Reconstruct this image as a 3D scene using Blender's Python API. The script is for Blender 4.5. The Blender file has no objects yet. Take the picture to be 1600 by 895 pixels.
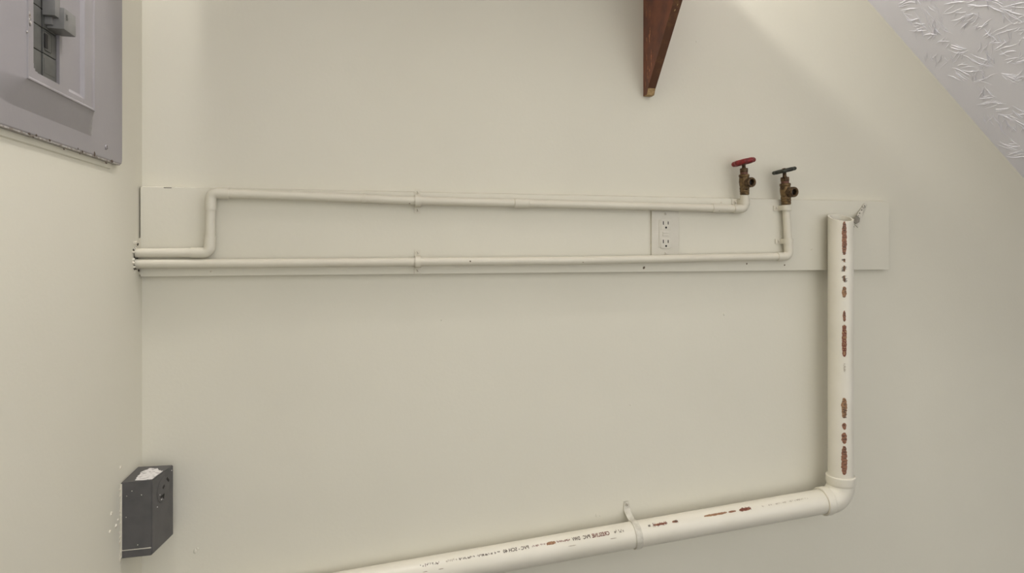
import bpy, bmesh, math, random
from mathutils import Vector, Matrix

random.seed(7)
scene = bpy.context.scene
C = scene.collection
R = math.radians

# ------------------------------------------------------------------ camera
# metres; back wall is the plane y = 0, left wall the plane x = 0, floor z = 0
CAM = (0.458, -1.405, 1.15)
YAW = R(12.9)
FPX = 964.0            # focal length in pixels of the 1600 px wide frame
HOR = 387.0            # row of the horizon
cam_d = bpy.data.cameras.new('camera')
cam = bpy.data.objects.new('camera', cam_d)
C.objects.link(cam)
cam.location = CAM
cam.rotation_euler = (R(90), 0, -YAW)
cam_d.sensor_width = 36.0
cam_d.lens = FPX / 1600 * 36
cam_d.shift_y = -(447.5 - HOR) / 1600
cam_d.clip_start = 0.02
scene.camera = cam

# ------------------------------------------------------------------ light
world = bpy.data.worlds.new('world')
scene.world = world
world.use_nodes = True
world.node_tree.nodes['Background'].inputs[0].default_value = (0.99, 0.985, 0.99, 1)
world.node_tree.nodes['Background'].inputs[1].default_value = 1.29


def point_light(name, loc, watts, radius, col):
    l = bpy.data.lights.new(name, 'POINT')
    l.energy = watts
    l.shadow_soft_size = radius
    l.color = col
    o = bpy.data.objects.new(name, l)
    o.location = loc
    C.objects.link(o)
    return o


point_light('pendant_bulb', (0.655, -0.427, 2.35), 17.0, 0.045, (1.0, 0.975, 0.94))
point_light('stairwell_lamp', (0.13, -0.47, 2.72), 17.0, 0.05, (1.0, 0.975, 0.94))
point_light('room_lamp', (1.75, -2.1, 2.30), 11.0, 0.40, (1.0, 0.975, 0.94))

scene.view_settings.view_transform = 'Standard'
scene.view_settings.look = 'None'
scene.view_settings.gamma = 1.0
scene.view_settings.use_curve_mapping = False
scene.view_settings.exposure = 0.24

# ------------------------------------------------------------------ helpers
cs, sn = math.cos(YAW), math.sin(YAW)


def P(px, py, d):
    """point at distance d in front of the back wall, measured on the photograph"""
    u = (px - 800) / FPX
    v = (HOR - py) / FPX
    t = (-CAM[1] - d) / (cs - u * sn)
    return Vector((CAM[0] + t * (u * cs + sn), -d, CAM[2] + t * v))


def L(px, py, e=0.0):
    """point at distance e off the left wall, measured on the photograph"""
    u = (px - 800) / FPX
    v = (HOR - py) / FPX
    t = (e - CAM[0]) / (u * cs + sn)
    return Vector((e, CAM[1] + t * (cs - u * sn), CAM[2] + t * v))


def srgb(r, g, b):
    f = lambda c: (c / 255 / 12.92) if c / 255 <= 0.04045 else ((c / 255 + 0.055) / 1.055) ** 2.4
    return (f(r), f(g), f(b), 1)


def material(name, col, rough=0.6, metal=0.0, var=None, scale=40.0, bump=0.0, bump_scale=300.0, spec=0.5,
             lo=0.4, hi=0.65, detail=4.0):
    m = bpy.data.materials.new(name)
    m.use_nodes = True
    nt = m.node_tree
    bs = nt.nodes['Principled BSDF']
    bs.inputs['Base Color'].default_value = col
    bs.inputs['Roughness'].default_value = rough
    bs.inputs['Metallic'].default_value = metal
    bs.inputs['Specular IOR Level'].default_value = spec
    geo = nt.nodes.new('ShaderNodeNewGeometry')
    if var is not None:
        n = nt.nodes.new('ShaderNodeTexNoise')
        n.inputs['Scale'].default_value = scale
        n.inputs['Detail'].default_value = detail
        nt.links.new(geo.outputs['Position'], n.inputs['Vector'])
        r = nt.nodes.new('ShaderNodeValToRGB')
        r.color_ramp.elements[0].position = lo
        r.color_ramp.elements[0].color = col
        r.color_ramp.elements[1].position = hi
        r.color_ramp.elements[1].color = var
        nt.links.new(n.outputs['Fac'], r.inputs['Fac'])
        nt.links.new(r.outputs['Color'], bs.inputs['Base Color'])
    if bump > 0:
        n2 = nt.nodes.new('ShaderNodeTexNoise')
        n2.inputs['Scale'].default_value = bump_scale
        n2.inputs['Detail'].default_value = 3.0
        nt.links.new(geo.outputs['Position'], n2.inputs['Vector'])
        b = nt.nodes.new('ShaderNodeBump')
        b.inputs['Strength'].default_value = bump
        b.inputs['Distance'].default_value = 0.002
        nt.links.new(n2.outputs['Fac'], b.inputs['Height'])
        nt.links.new(b.outputs['Normal'], bs.inputs['Normal'])
    return m


M = {}
M['wall'] = material('cream_wall_paint', srgb(216, 212, 196), 0.62, var=srgb(213, 209, 193), scale=2.2,
                     bump=0.10, bump_scale=130, spec=0.3)
M['paint'] = material('cream_gloss_paint', srgb(210, 205, 188), 0.45, var=srgb(206, 200, 183), scale=6,
                      bump=0.10, bump_scale=160, spec=0.45)
M['ceiling'] = material('lilac_white_ceiling_paint', srgb(234, 233, 240), 0.75, var=srgb(231, 230, 237), scale=3,
                        bump=0.12, bump_scale=220, spec=0.25)
M['floor'] = material('grey_concrete_floor', srgb(98, 93, 87), 0.8, var=srgb(86, 82, 76), scale=6, bump=0.2)
M['pvc'] = material('painted_plastic_pipe', srgb(219, 214, 199), 0.36, var=srgb(214, 209, 193), scale=9,
                    bump=0.06, bump_scale=90, spec=0.5)
M['panel'] = material('grey_panel_enamel', srgb(146, 142, 143), 0.42, var=srgb(141, 137, 138), scale=7,
                      bump=0.05, bump_scale=150, spec=0.5)
M['panel_edge'] = material('worn_panel_edge', srgb(176, 172, 168), 0.5, var=srgb(120, 110, 100), scale=160)
M['rust'] = material('rusty_chip', srgb(98, 84, 72), 0.8, var=srgb(60, 50, 44), scale=300)
M['breaker'] = material('dark_grey_breaker', srgb(88, 88, 84), 0.5, var=srgb(79, 79, 75), scale=60)
M['breaker_light'] = material('grey_breaker_lever', srgb(122, 121, 118), 0.45, var=srgb(112, 111, 108), scale=60)
M['black'] = material('black_gap', srgb(22, 20, 18), 0.7, var=srgb(30, 27, 24), scale=80)
M['dark'] = material('dark_crevice', srgb(62, 56, 47), 0.9, var=srgb(88, 80, 68), scale=240)
M['box'] = material('charcoal_plastic_box', srgb(84, 82, 81), 0.5, var=srgb(76, 75, 74), scale=35, bump=0.08,
                    bump_scale=400)
M['white_chip'] = material('crackled_white_paint', srgb(214, 211, 208), 0.7, var=srgb(150, 146, 143), scale=130,
                           lo=0.5, hi=0.72)
M['plaster'] = material('pale_plaster', srgb(226, 220, 203), 0.8, var=srgb(190, 182, 163), scale=250)
M['wood'] = material('reddish_brown_stained_wood', srgb(126, 68, 42), 0.38, var=srgb(98, 50, 30), scale=25)
M['wood_edge'] = material('dark_brown_stained_edge', srgb(84, 53, 33), 0.5, var=srgb(112, 78, 48), scale=60, lo=0.5,
                          hi=0.8)
M['raw_wood'] = material('raw_wood_end_grain', srgb(170, 142, 98), 0.8, var=srgb(138, 112, 74), scale=200)
M['scratch'] = material('scratched_pale_wood', srgb(206, 146, 108), 0.6, var=srgb(150, 90, 60), scale=200)
M['brass'] = material('tarnished_brass', srgb(128, 104, 70), 0.5, metal=0.6, var=srgb(70, 56, 38), scale=110, bump=0.3,
                      bump_scale=260)
M['brass_dark'] = material('brown_tarnished_brass', srgb(104, 84, 58), 0.5, metal=0.6, var=srgb(64, 48, 32), scale=140,
                           bump=0.3, bump_scale=260)
M['red'] = material('red_enamel', srgb(136, 30, 30), 0.5, var=srgb(98, 22, 22), scale=130, bump=0.2)
M['green'] = material('blackish_green_enamel', srgb(50, 52, 41), 0.6, var=srgb(34, 36, 28), scale=130, bump=0.2)
M['packing'] = material('reddish_packing_ring', srgb(116, 76, 58), 0.6, var=srgb(88, 58, 44), scale=200)
M['plate'] = material('painted_cover_plate', srgb(204, 199, 184), 0.45, var=srgb(199, 194, 179), scale=30, bump=0.05)
M['strap'] = material('painted_metal_strap', srgb(204, 200, 186), 0.32, var=srgb(186, 181, 166), scale=90, bump=0.15,
                      bump_scale=200)
M['zinc'] = material('bare_grey_metal', srgb(140, 136, 124), 0.5, metal=0.1, var=srgb(120, 115, 103), scale=160)
M['print_brown'] = material('brown_bare_stripe', srgb(148, 104, 78), 0.6, var=srgb(124, 82, 60), scale=260)
M['print_tan'] = material('tan_bare_stripe', srgb(156, 122, 88), 0.6, var=srgb(132, 94, 64), scale=260)
M['print_red'] = material('dark_red_print', srgb(112, 48, 38), 0.6, var=srgb(92, 40, 32), scale=300)
M['print_dark'] = material('dark_print', srgb(66, 52, 42), 0.6, var=srgb(84, 66, 52), scale=300)
M['print_faint'] = material('faded_print', srgb(160, 150, 132), 0.6, var=srgb(180, 171, 152), scale=300)
M['chip'] = material('brown_paint_chip', srgb(112, 98, 78), 0.7, var=srgb(84, 70, 54), scale=300)


def link(o, parent=None):
    C.objects.link(o)
    if parent is not None:
        o.parent = parent
        o.matrix_parent_inverse = Matrix.Translation(-parent.location)
    return o


def obj(name, bm, mat, parent=None, smooth=True, angle=40):
    me = bpy.data.meshes.new(name)
    bm.normal_update()
    if smooth:
        for f in bm.faces:
            f.smooth = True
        for e in bm.edges:
            if len(e.link_faces) == 2 and e.calc_face_angle(0) > R(angle):
                e.smooth = False
    bm.to_mesh(me)
    bm.free()
    me.materials.append(M[mat])
    return link(bpy.data.objects.new(name, me), parent)


def thing(name, label, cat, loc, group=None):
    o = bpy.data.objects.new(name, None)
    o.empty_display_size = 0.05
    o.location = loc
    C.objects.link(o)
    return tag(o, label, cat, group)


def tag(o, label, cat, group=None):
    o['label'] = label
    o['category'] = cat
    if group:
        o['group'] = group
    return o


def struct(o):
    o['kind'] = 'structure'
    return o


def frame(axis, hint=None):
    """matrix whose z is the axis"""
    z = Vector(axis).normalized()
    h = Vector(hint) if hint is not None else (Vector((0, 0, 1)) if abs(z.z) < 0.9 else Vector((1, 0, 0)))
    x = (h - z * h.dot(z)).normalized()
    y = z.cross(x)
    return Matrix((x, y, z)).transposed()


def add_box(bm, lo, hi, bevel=0.0, mat=None):
    lo, hi = Vector(lo), Vector(hi)
    mtx = Matrix.Translation((lo + hi) / 2) @ Matrix.Diagonal((*(hi - lo), 1))
    if mat is not None:
        mtx = mat @ mtx
    b2 = bmesh.new()
    bmesh.ops.create_cube(b2, size=1.0, matrix=mtx)
    if bevel > 0:
        bmesh.ops.bevel(b2, geom=b2.edges[:], offset=bevel, segments=2, affect='EDGES', profile=0.7)
    me = bpy.data.meshes.new('tmp')
    b2.to_mesh(me)
    b2.free()
    bm.from_mesh(me)
    bpy.data.meshes.remove(me)
    return bm


def add_prism(bm, poly, lo, hi, to3):
    """poly (a, b) extruded along c from lo to hi; to3(a, b, c) -> xyz"""
    v0 = [bm.verts.new(to3(a, b, lo)) for a, b in poly]
    v1 = [bm.verts.new(to3(a, b, hi)) for a, b in poly]
    n = len(poly)
    bm.faces.new(v0[::-1])
    bm.faces.new(v1)
    for i in range(n):
        bm.faces.new((v0[i], v0[(i + 1) % n], v1[(i + 1) % n], v1[i]))
    bmesh.ops.recalc_face_normals(bm, faces=bm.faces[:])
    return bm


def add_sweep(bm, pts, rad, seg=18, caps=True, rfun=None):
    pts = [Vector(p) for p in pts]
    n = len(pts)
    rings = []
    tang = []
    for i in range(n):
        a = pts[max(i - 1, 0)]
        b = pts[min(i + 1, n - 1)]
        tang.append((b - a).normalized())
    t0 = tang[0]
    h = Vector((0, 0, 1)) if abs(t0.z) < 0.9 else Vector((1, 0, 0))
    x = (h - t0 * h.dot(t0)).normalized()
    for i in range(n):
        t = tang[i]
        x = (x - t * x.dot(t)).normalized()
        y = t.cross(x)
        r = rfun(i / (n - 1)) if rfun else rad
        rings.append([bm.verts.new(pts[i] + (x * math.cos(k * math.tau / seg) + y * math.sin(k * math.tau / seg)) * r)
                      for k in range(seg)])
    for i in range(n - 1):
        for k in range(seg):
            bm.faces.new((rings[i][k], rings[i][(k + 1) % seg], rings[i + 1][(k + 1) % seg], rings[i + 1][k]))
    if caps:
        bm.faces.new(rings[0][::-1])
        bm.faces.new(rings[-1])
    bmesh.ops.recalc_face_normals(bm, faces=bm.faces[:])
    return bm


def add_lathe(bm, prof, mtx, seg=24, close=False):
    """profile of (radius, height) turned round the z of mtx"""
    rings = []
    for r, z in prof:
        if r < 1e-6:
            rings.append([bm.verts.new(mtx @ Vector((0, 0, z)))])
        else:
            rings.append([bm.verts.new(mtx @ Vector((r * math.cos(k * math.tau / seg), r * math.sin(k * math.tau / seg), z)))
                          for k in range(seg)])
    pairs = list(zip(rings, rings[1:]))
    if close:
        pairs.append((rings[-1], rings[0]))
    for a, b in pairs:
        for k in range(seg):
            q = [a[k % len(a)], a[(k + 1) % len(a)], b[(k + 1) % len(b)], b[k % len(b)]]
            q2 = []
            for v in q:
                if v not in q2:
                    q2.append(v)
            if len(q2) > 2:
                bm.faces.new(q2)
    bmesh.ops.recalc_face_normals(bm, faces=bm.faces[:])
    return bm


def elbow_pts(a, c, b, r, n=9):
    """rounded corner at c between directions to a and b"""
    a, b, c = Vector(a), Vector(b), Vector(c)
    da, db = (a - c).normalized(), (b - c).normalized()
    half = math.acos(max(-1, min(1, da.dot(db)))) / 2
    tl = r / math.tan(half)
    cen = c + (da + db).normalized() * (r / math.sin(half))
    s, e = c + da * tl, c + db * tl
    out = []
    for i in range(n + 1):
        f = i / n
        v0, v1 = (s - cen), (e - cen)
        om = math.pi - 2 * half
        w = (v0 * math.sin((1 - f) * om) + v1 * math.sin(f * om)) / math.sin(om)
        out.append(cen + w)
    return out


def blob(name, pos, normal, size, h, mat, parent, n=9, seed=0, aspect=1.0, rot=0.0):
    """small irregular low lump lying on a surface"""
    rnd = random.Random(seed)
    m = frame(normal)
    bm = bmesh.new()
    ph = rot
    rim, mid = [], []
    for k in range(n):
        a = k * math.tau / n
        rr = size * (0.7 + 0.5 * rnd.random())
        x, y = rr * math.cos(a), rr * math.sin(a) * aspect
        x, y = x * math.cos(ph) - y * math.sin(ph), x * math.sin(ph) + y * math.cos(ph)
        rim.append(bm.verts.new(Vector(pos) + m @ Vector((x, y, -0.0002))))
        mid.append(bm.verts.new(Vector(pos) + m @ Vector((x * 0.6, y * 0.6, h * (0.7 + 0.5 * rnd.random())))))
    top = bm.verts.new(Vector(pos) + m @ Vector((0, 0, h)))
    for k in range(n):
        j = (k + 1) % n
        bm.faces.new((rim[k], rim[j], mid[j], mid[k]))
        bm.faces.new((mid[k], mid[j], top))
    return obj(name, bm, mat, parent)


def screw(pos, normal, r, mat, parent, rot=0.4):
    """domed screw head with a slot cut into it"""
    m = Matrix.Translation(pos) @ frame(normal).to_4x4()
    bm = bmesh.new()
    add_lathe(bm, [(r, 0), (r, r * 0.25), (r * 0.8, r * 0.5), (0, r * 0.62)], m, 14)
    s = obj('screw', bm, mat, parent)
    bm = bmesh.new()
    add_box(bm, (-r * 0.75, -r * 0.12, r * 0.3), (r * 0.75, r * 0.12, r * 0.66), 0, m @ Matrix.Rotation(rot, 4, 'Z'))
    return s, bm


# ------------------------------------------------------------------ the setting
ROOM_Y = -3.6
CEIL = 2.85
STAIR_W = -1.05        # the stair above is about a metre wide
SL0 = Vector((1.761, 0, 1.817))            # a point of the stair soffit on the back wall
SLD = Vector((0.535, 0, -0.469)).normalized()
SLN = Vector((-0.469, 0, -0.535)).normalized()
x_top = SL0.x - (CEIL - SL0.z) / 0.8766
x_bot = SL0.x + SL0.z / 0.8766

bm = bmesh.new()
add_box(bm, (-0.12, 0, 0), (x_bot + 0.3, 0.12, CEIL))
wall_back = struct(obj('wall_back', bm, 'wall', smooth=False))
bm = bmesh.new()
add_box(bm, (-0.12, ROOM_Y, 0), (0, 0, CEIL))
wall_left = struct(obj('wall_left', bm, 'wall', smooth=False))
bm = bmesh.new()
add_box(bm, (-0.12, ROOM_Y, -0.1), (x_bot + 0.3, 0.12, 0))
struct(obj('floor', bm, 'floor', smooth=False))
bm = bmesh.new()
add_box(bm, (-0.12, ROOM_Y, CEIL), (x_bot + 0.3, 0.12, CEIL + 0.1))
struct(obj('ceiling', bm, 'ceiling', smooth=False))
bm = bmesh.new()
add_prism(bm, [(x_top, CEIL), (x_bot, 0.0), (x_bot + 0.2, 0.0), (x_top + 0.2, CEIL)], STAIR_W, 0.0,
          lambda a, b, c: Vector((a, c, b)))
soffit = struct(obj('ceiling_slope', bm, 'ceiling', smooth=False))

# brushed plaster ridges on the soffit: fans of thin wavy strokes, too many to count
rnd = random.Random(21)
bm = bmesh.new()


def ridge(s0, y0, ang, ln, w, h, bend):
    n = 7
    prev = None
    a = ang
    s, y = s0, y0
    for i in range(n + 1):
        f = i / n
        ww = w * (0.35 + 0.65 * math.sin(math.pi * min(1, f * 1.02))) * (0.8 + 0.5 * rnd.random())
        hh = h * math.sin(math.pi * (0.06 + 0.88 * f)) * (0.7 + 0.6 * rnd.random())
        c = SL0 + SLD * s + Vector((0, y, 0))
        t = SLD * math.cos(a) + Vector((0, 1, 0)) * math.sin(a)
        q = SLN.cross(t).normalized()
        cur = [bm.verts.new(c - q * ww - SLN * 0.0003), bm.verts.new(c + SLN * hh), bm.verts.new(c + q * ww - SLN * 0.0003)]
        if prev:
            bm.faces.new((prev[0], cur[0], cur[1], prev[1]))
            bm.faces.new((prev[1], cur[1], cur[2], prev[2]))
        prev = cur
        a += bend / n + rnd.uniform(-0.28, 0.28)
        s += math.cos(a) * ln / n
        y += math.sin(a) * ln / n


cells = [(i, j) for i in range(20) for j in range(11)]
for ci, cj in cells * 3:
    s = -0.55 + (ci + rnd.random()) * 0.08
    y = -0.045 - (cj + rnd.random()) * 0.085
    base = rnd.uniform(0, math.tau)
    spread = rnd.uniform(0.5, 1.5)
    k = rnd.randint(4, 10)
    par = rnd.random() < 0.5
    for j in range(k):
        a = base + (j / k - 0.5) * spread + rnd.uniform(-0.08, 0.08)
        off = rnd.uniform(0.004, 0.022)
        ln = rnd.uniform(0.018, 0.060)
        if par:      # brush dragged sideways: side by side strokes
            o = (j - k / 2) * 0.0085
            ridge(s - math.sin(base) * o + rnd.uniform(-.008, .008), y + math.cos(base) * o, base + rnd.uniform(-.15, .15), ln,
                  rnd.uniform(0.0006, 0.0011), rnd.uniform(0.0008, 0.0020), rnd.uniform(-0.4, 0.4))
        else:
            ridge(s + math.cos(a) * off, y + math.sin(a) * off, a, ln, rnd.uniform(0.0006, 0.0011),
                  rnd.uniform(0.0008, 0.0020), rnd.uniform(-0.5, 0.5))
bmesh.ops.recalc_face_normals(bm, faces=bm.faces[:])
o = obj('plaster_ridges', bm, 'ceiling', soffit, angle=75)
o['kind'] = 'stuff'

# lumps of filler and paint left on the two walls
for i, (px, py, s) in enumerate([(188, 730, .0035), (174, 802, .0045), (181, 822, .004), (184, 812, .003), (171, 830, .0025)]):
    blob('filler_lump', L(px, py), (1, 0, 0), s, 0.0016, 'plaster', wall_left, seed=i)
for i, (px, py, s) in enumerate([(305, 861, .006), (309, 857, .0035), (932, 804, .0055), (938, 806, .003), (1131, 491, .004),
                                 (1088, 65, .003), (985, 632, .003), (1362, 321, .003), (690, 500, .0025)]):
    blob('filler_lump', P(px, py, 0), (0, -1, 0), s, 0.0012, 'wall', wall_back, seed=20 + i, aspect=0.7)

# ------------------------------------------------------------------ backing board
BT = 0.019
bz0, bz1 = 1.0917, 1.2735
bx0, bx1 = 0.0032, 1.812
board = thing('backing_board', 'long cream-painted wooden board fixed across the wall behind the water pipes', 'board',
              (0.9, -BT, bz0))
bm = bmesh.new()
add_box(bm, (bx0, -BT, bz0), (bx1, 0, bz1), 0.0012)
obj('plank', bm, 'wall', board)
# caulk closing the lower part of the gap at the corner
bm = bmesh.new()
add_box(bm, (0, -BT + 0.0015, bz0 + 0.004), (bx0 + 0.0006, -0.001, L(222, 372).z), 0.0008)
obj('caulk', bm, 'paint', board)
# caulk bead along the top edge, with one open crack
bm = bmesh.new()
xa, xb = P(254, 291, BT).x, P(270, 291, BT).x
for a, b in ((bx0, xa), (xb, bx1)):
    add_prism(bm, [(-BT + 0.0006, bz1 - 0.0012), (0, bz1 + 0.003), (0, bz1 - 0.001)], a, b, lambda p, q, c: Vector((c, p, q)))
obj('caulk', bm, 'wall', board)
# the crack itself, a dark sliver of open joint
bm = bmesh.new()
add_box(bm, (xa + 0.002, -BT - 0.0002, bz1 - 0.0016), (xb - 0.002, -BT + 0.002, bz1 - 0.0002))
obj('crack', bm, 'dark', board, smooth=False)
# nail heads and dents
for i, (px, py, s) in enumerate([(653, 420, .0032), (1006, 418, .0035), (1167, 412, .0022), (1226, 414, .0022), (652, 303, .003),
                                 (1268, 390, .003), (1127, 316, .003), (330, 424, .0022)]):
    blob('nail_head', P(px, py, BT), (0, -1, 0), s, 0.0009, 'chip' if i in (1, 2, 3) else 'plaster', board, seed=50 + i, n=8)

# ------------------------------------------------------------------ copper water pipes (painted over)
PR = 0.0094
PD = BT + 0.0155


def water_pipe(name, label, pts_px, fillet, sleeves, chips, base):
    t = thing(name, label, 'pipe', base)
    pts = [p if isinstance(p, Vector) else P(p[0], p[1], PD) for p in pts_px]
    path = []
    corners = []
    for i, p in enumerate(pts):
        if 0 < i < len(pts) - 1:
            d0 = (pts[i - 1] - p).normalized()
            d1 = (pts[i + 1] - p).normalized()
            if d0.dot(d1) > -0.9:
                corners.append((i, d0, d1))
    # straight lengths between the corners
    idx = [0] + [c[0] for c in corners] + [len(pts) - 1]
    for a, b in zip(idx, idx[1:]):
        bm = bmesh.new()
        q = [pts[k].copy() for k in range(a, b + 1)]
        if a != 0:
            q[0] = q[0] + (q[1] - q[0]).normalized() * fillet
        if b != len(pts) - 1:
            q[-1] = q[-1] + (q[-2] - q[-1]).normalized() * fillet
        add_sweep(bm, q, PR, 18)
        obj('pipe_run', bm, 'paint', t)
    for i, d0, d1 in corners:
        bm = bmesh.new()
        e = elbow_pts(pts[i - 1], pts[i], pts[i + 1], fillet)
        ext = min(0.022, 0.5 * (pts[i + 1] - pts[i]).length, 0.5 * (pts[i - 1] - pts[i]).length)
        e = [e[0] + d0 * ext] + e + [e[-1] + d1 * ext]
        add_sweep(bm, e, PR + 0.0015, 18)
        obj('elbow', bm, 'paint', t)
    for (ax, ay, bx_, by_) in sleeves:
        bm = bmesh.new()
        a, b = P(ax, ay, PD), P(bx_, by_, PD)
        add_sweep(bm, [a, a + (b - a) * 0.03, a + (b - a) * 0.97, b], PR + 0.0013, 18,
                  rfun=lambda f: PR + (0.0002 if f in (0.0, 1.0) else 0.0016))
        obj('coupling', bm, 'paint', t)
    for i, (px, py, s, asp) in enumerate(chips):
        # missing flecks of paint on the front of the pipe
        c = P(px, py, PD + PR * 0.86)
        blob('paint_fleck', c, (0, -1, -0.5), s, 0.0006, 'chip', t, n=8, seed=70 + i, aspect=asp, rot=math.pi / 2)
    return t


hot_in = L(206, 397)
hot_in = Vector((-0.03, -PD, P(230, 395.2, PD).z))
hot = water_pipe('water_pipe', 'upper cream-painted water pipe that steps up and runs to the red-handled valve',
                 [hot_in, (327.5, 394.8), (329.5, 301.5), (480, 306.5), (650, 313.5), (900, 319.5), (1164, 326.5), (1163, 303)],
                 0.013, [(803, 317.3, 826, 317.9), (1112, 325, 1131, 325.5), (566, 310, 572, 310.2)],
                 [(1098, 326, .0028, 0.7), (1124, 329, .003, 0.5), (640, 318, .002, .5), (1168, 318, .0026, 0.6)], (0, -PD, 1.13))
cold = water_pipe('water_pipe', 'lower straight cream-painted water pipe that ends in the black-handled valve',
                  [Vector((-0.03, -PD, P(230, 411.5, PD).z)), (400, 411.3), (650, 409), (900, 407), (1232.5, 400.5), (1228, 318)],
                  0.012, [(1214, 400.8, 1222, 400.6)],
                  [(570, 411, .0028, 0.6), (735, 410, .0026, 2.2), (911, 409.5, .0025, .5), (1076, 405.5, .0028, .6),
                   (1093, 404.5, .0028, .6), (1131, 402.5, .003, .6), (1147, 401, .0024, .6), (1233, 361, .003, 0.5)], (0, -PD, 1.12))

# broken plaster round the holes where both pipes enter the left wall
for i, (dz, px, py, r, s) in enumerate([(0, 0, 0, 0, 0)]):
    bm = bmesh.new()
    rr = random.Random(3)
    zc = (hot_in.z + P(230, 411.5, PD).z) / 2
    n = 26
    vs = []
    for k in range(n):
        a = k * math.tau / n
        vs.append(bm.verts.new((0.0006, -PD + 0.0125 * math.cos(a) * (0.9 + .25 * rr.random()),
                                zc + 0.0235 * math.sin(a) * (0.92 + .2 * rr.random()))))
    bm.faces.new(vs)
    obj('hole_edge', bm, 'dark', wall_left, smooth=False)
    for k in range(22):
        a = k * math.tau / 22 + rr.uniform(-.1, .1)
        jr = rr.uniform(0.85, 1.5)
        blob('filler_lump', (0, -PD + 0.0135 * jr * math.cos(a), zc + 0.0235 * jr * math.sin(a)), (1, 0, 0), rr.uniform(.002, .0058),
             rr.uniform(.001, .005), ('plaster', 'wall', 'plaster', 'wall', 'dark')[k % 5], wall_left, seed=200 + k, n=7)

# ------------------------------------------------------------------ small pipe clamps on the board


def clamp(label, px, py, vertical, one_sided, group=None):
    """thin half strap over a pipe with flat ears and screws"""
    c = P(px, py, PD)
    t = thing('pipe_clamp', label, 'clamp', (c.x, -BT, c.z), group)
    axis = Vector((0, 0, 1)) if vertical else Vector((1, 0, 0))
    side = Vector((1, 0, 0)) if vertical else Vector((0, 0, 1))
    out = Vector((0, -1, 0))
    r = PR + 0.0016
    prof = []
    ear = 0.016
    standoff = PD - BT
    o = Vector((c.x, -PD, c.z))
    left = [(-r - ear, -standoff + 0.0010), (-r - 0.0015, -standoff + 0.0010)]
    arc = [(-r * math.cos(a), r * math.sin(a)) for a in [i * math.pi / 12 for i in range(13)]]
    right = [(r + 0.0015, -standoff + 0.0010), (r + ear, -standoff + 0.0010)]
    prof = left + arc + (right if not one_sided else [(r + 0.0003, -standoff + 0.0010)])
    w = 0.0065
    th = 0.0012
    bm = bmesh.new()
    rows = []
    for i, (a, b) in enumerate(prof):
        p0 = Vector(prof[max(i - 1, 0)]); p1 = Vector(prof[min(i + 1, len(prof) - 1)])
        tt = (p1 - p0).normalized()
        nn = Vector((-tt.y, tt.x))
        row = []
        for (ww, hh) in ((-w, 0), (w, 0), (w, th), (-w, th)):
            q = o + side * (a + nn.x * hh) + out * (b + nn.y * hh) + axis * ww
            row.append(bm.verts.new(q))
        rows.append(row)
    for r0, r1 in zip(rows, rows[1:]):
        for k in range(4):
            bm.faces.new((r0[k], r0[(k + 1) % 4], r1[(k + 1) % 4], r1[k]))
    bm.faces.new(rows[0]); bm.faces.new(rows[-1][::-1])
    bmesh.ops.recalc_face_normals(bm, faces=bm.faces[:])
    obj('strap', bm, 'paint', t, angle=35)
    for sgn in ((-1,) if one_sided else (-1, 1)):
        p = o + side * sgn * (r + ear * 0.55) + out * (-standoff + 0.0020)
        s, sb = screw(p, out, 0.0036, 'paint', t)
        obj('screw_slot', sb, 'chip', s)
    return t


clamp('small painted clamp over the upper pipe, mid-length of the board', 653, 314, False, False)
clamp('small painted clamp over the lower pipe, mid-length of the board', 653, 409, False, False)
clamp('small painted clamp on the short riser just under the red-handled valve', 1163.5, 315.5, True, True)
clamp('small painted clamp on the riser directly under the black-handled valve', 1228.5, 325, True, True)
clamp('small painted clamp low on the right riser, near the lower pipe\'s end elbow', 1231.5, 377, True, True)


# ------------------------------------------------------------------ valves
def hexnut(bm, r, z0, z1, m):
    ch = r * 0.12
    add_lathe(bm, [(0, z0), (r - ch, z0), (r, z0 + ch), (r, z1 - ch), (r - ch, z1), (0, z1)], m, 6)


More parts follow.
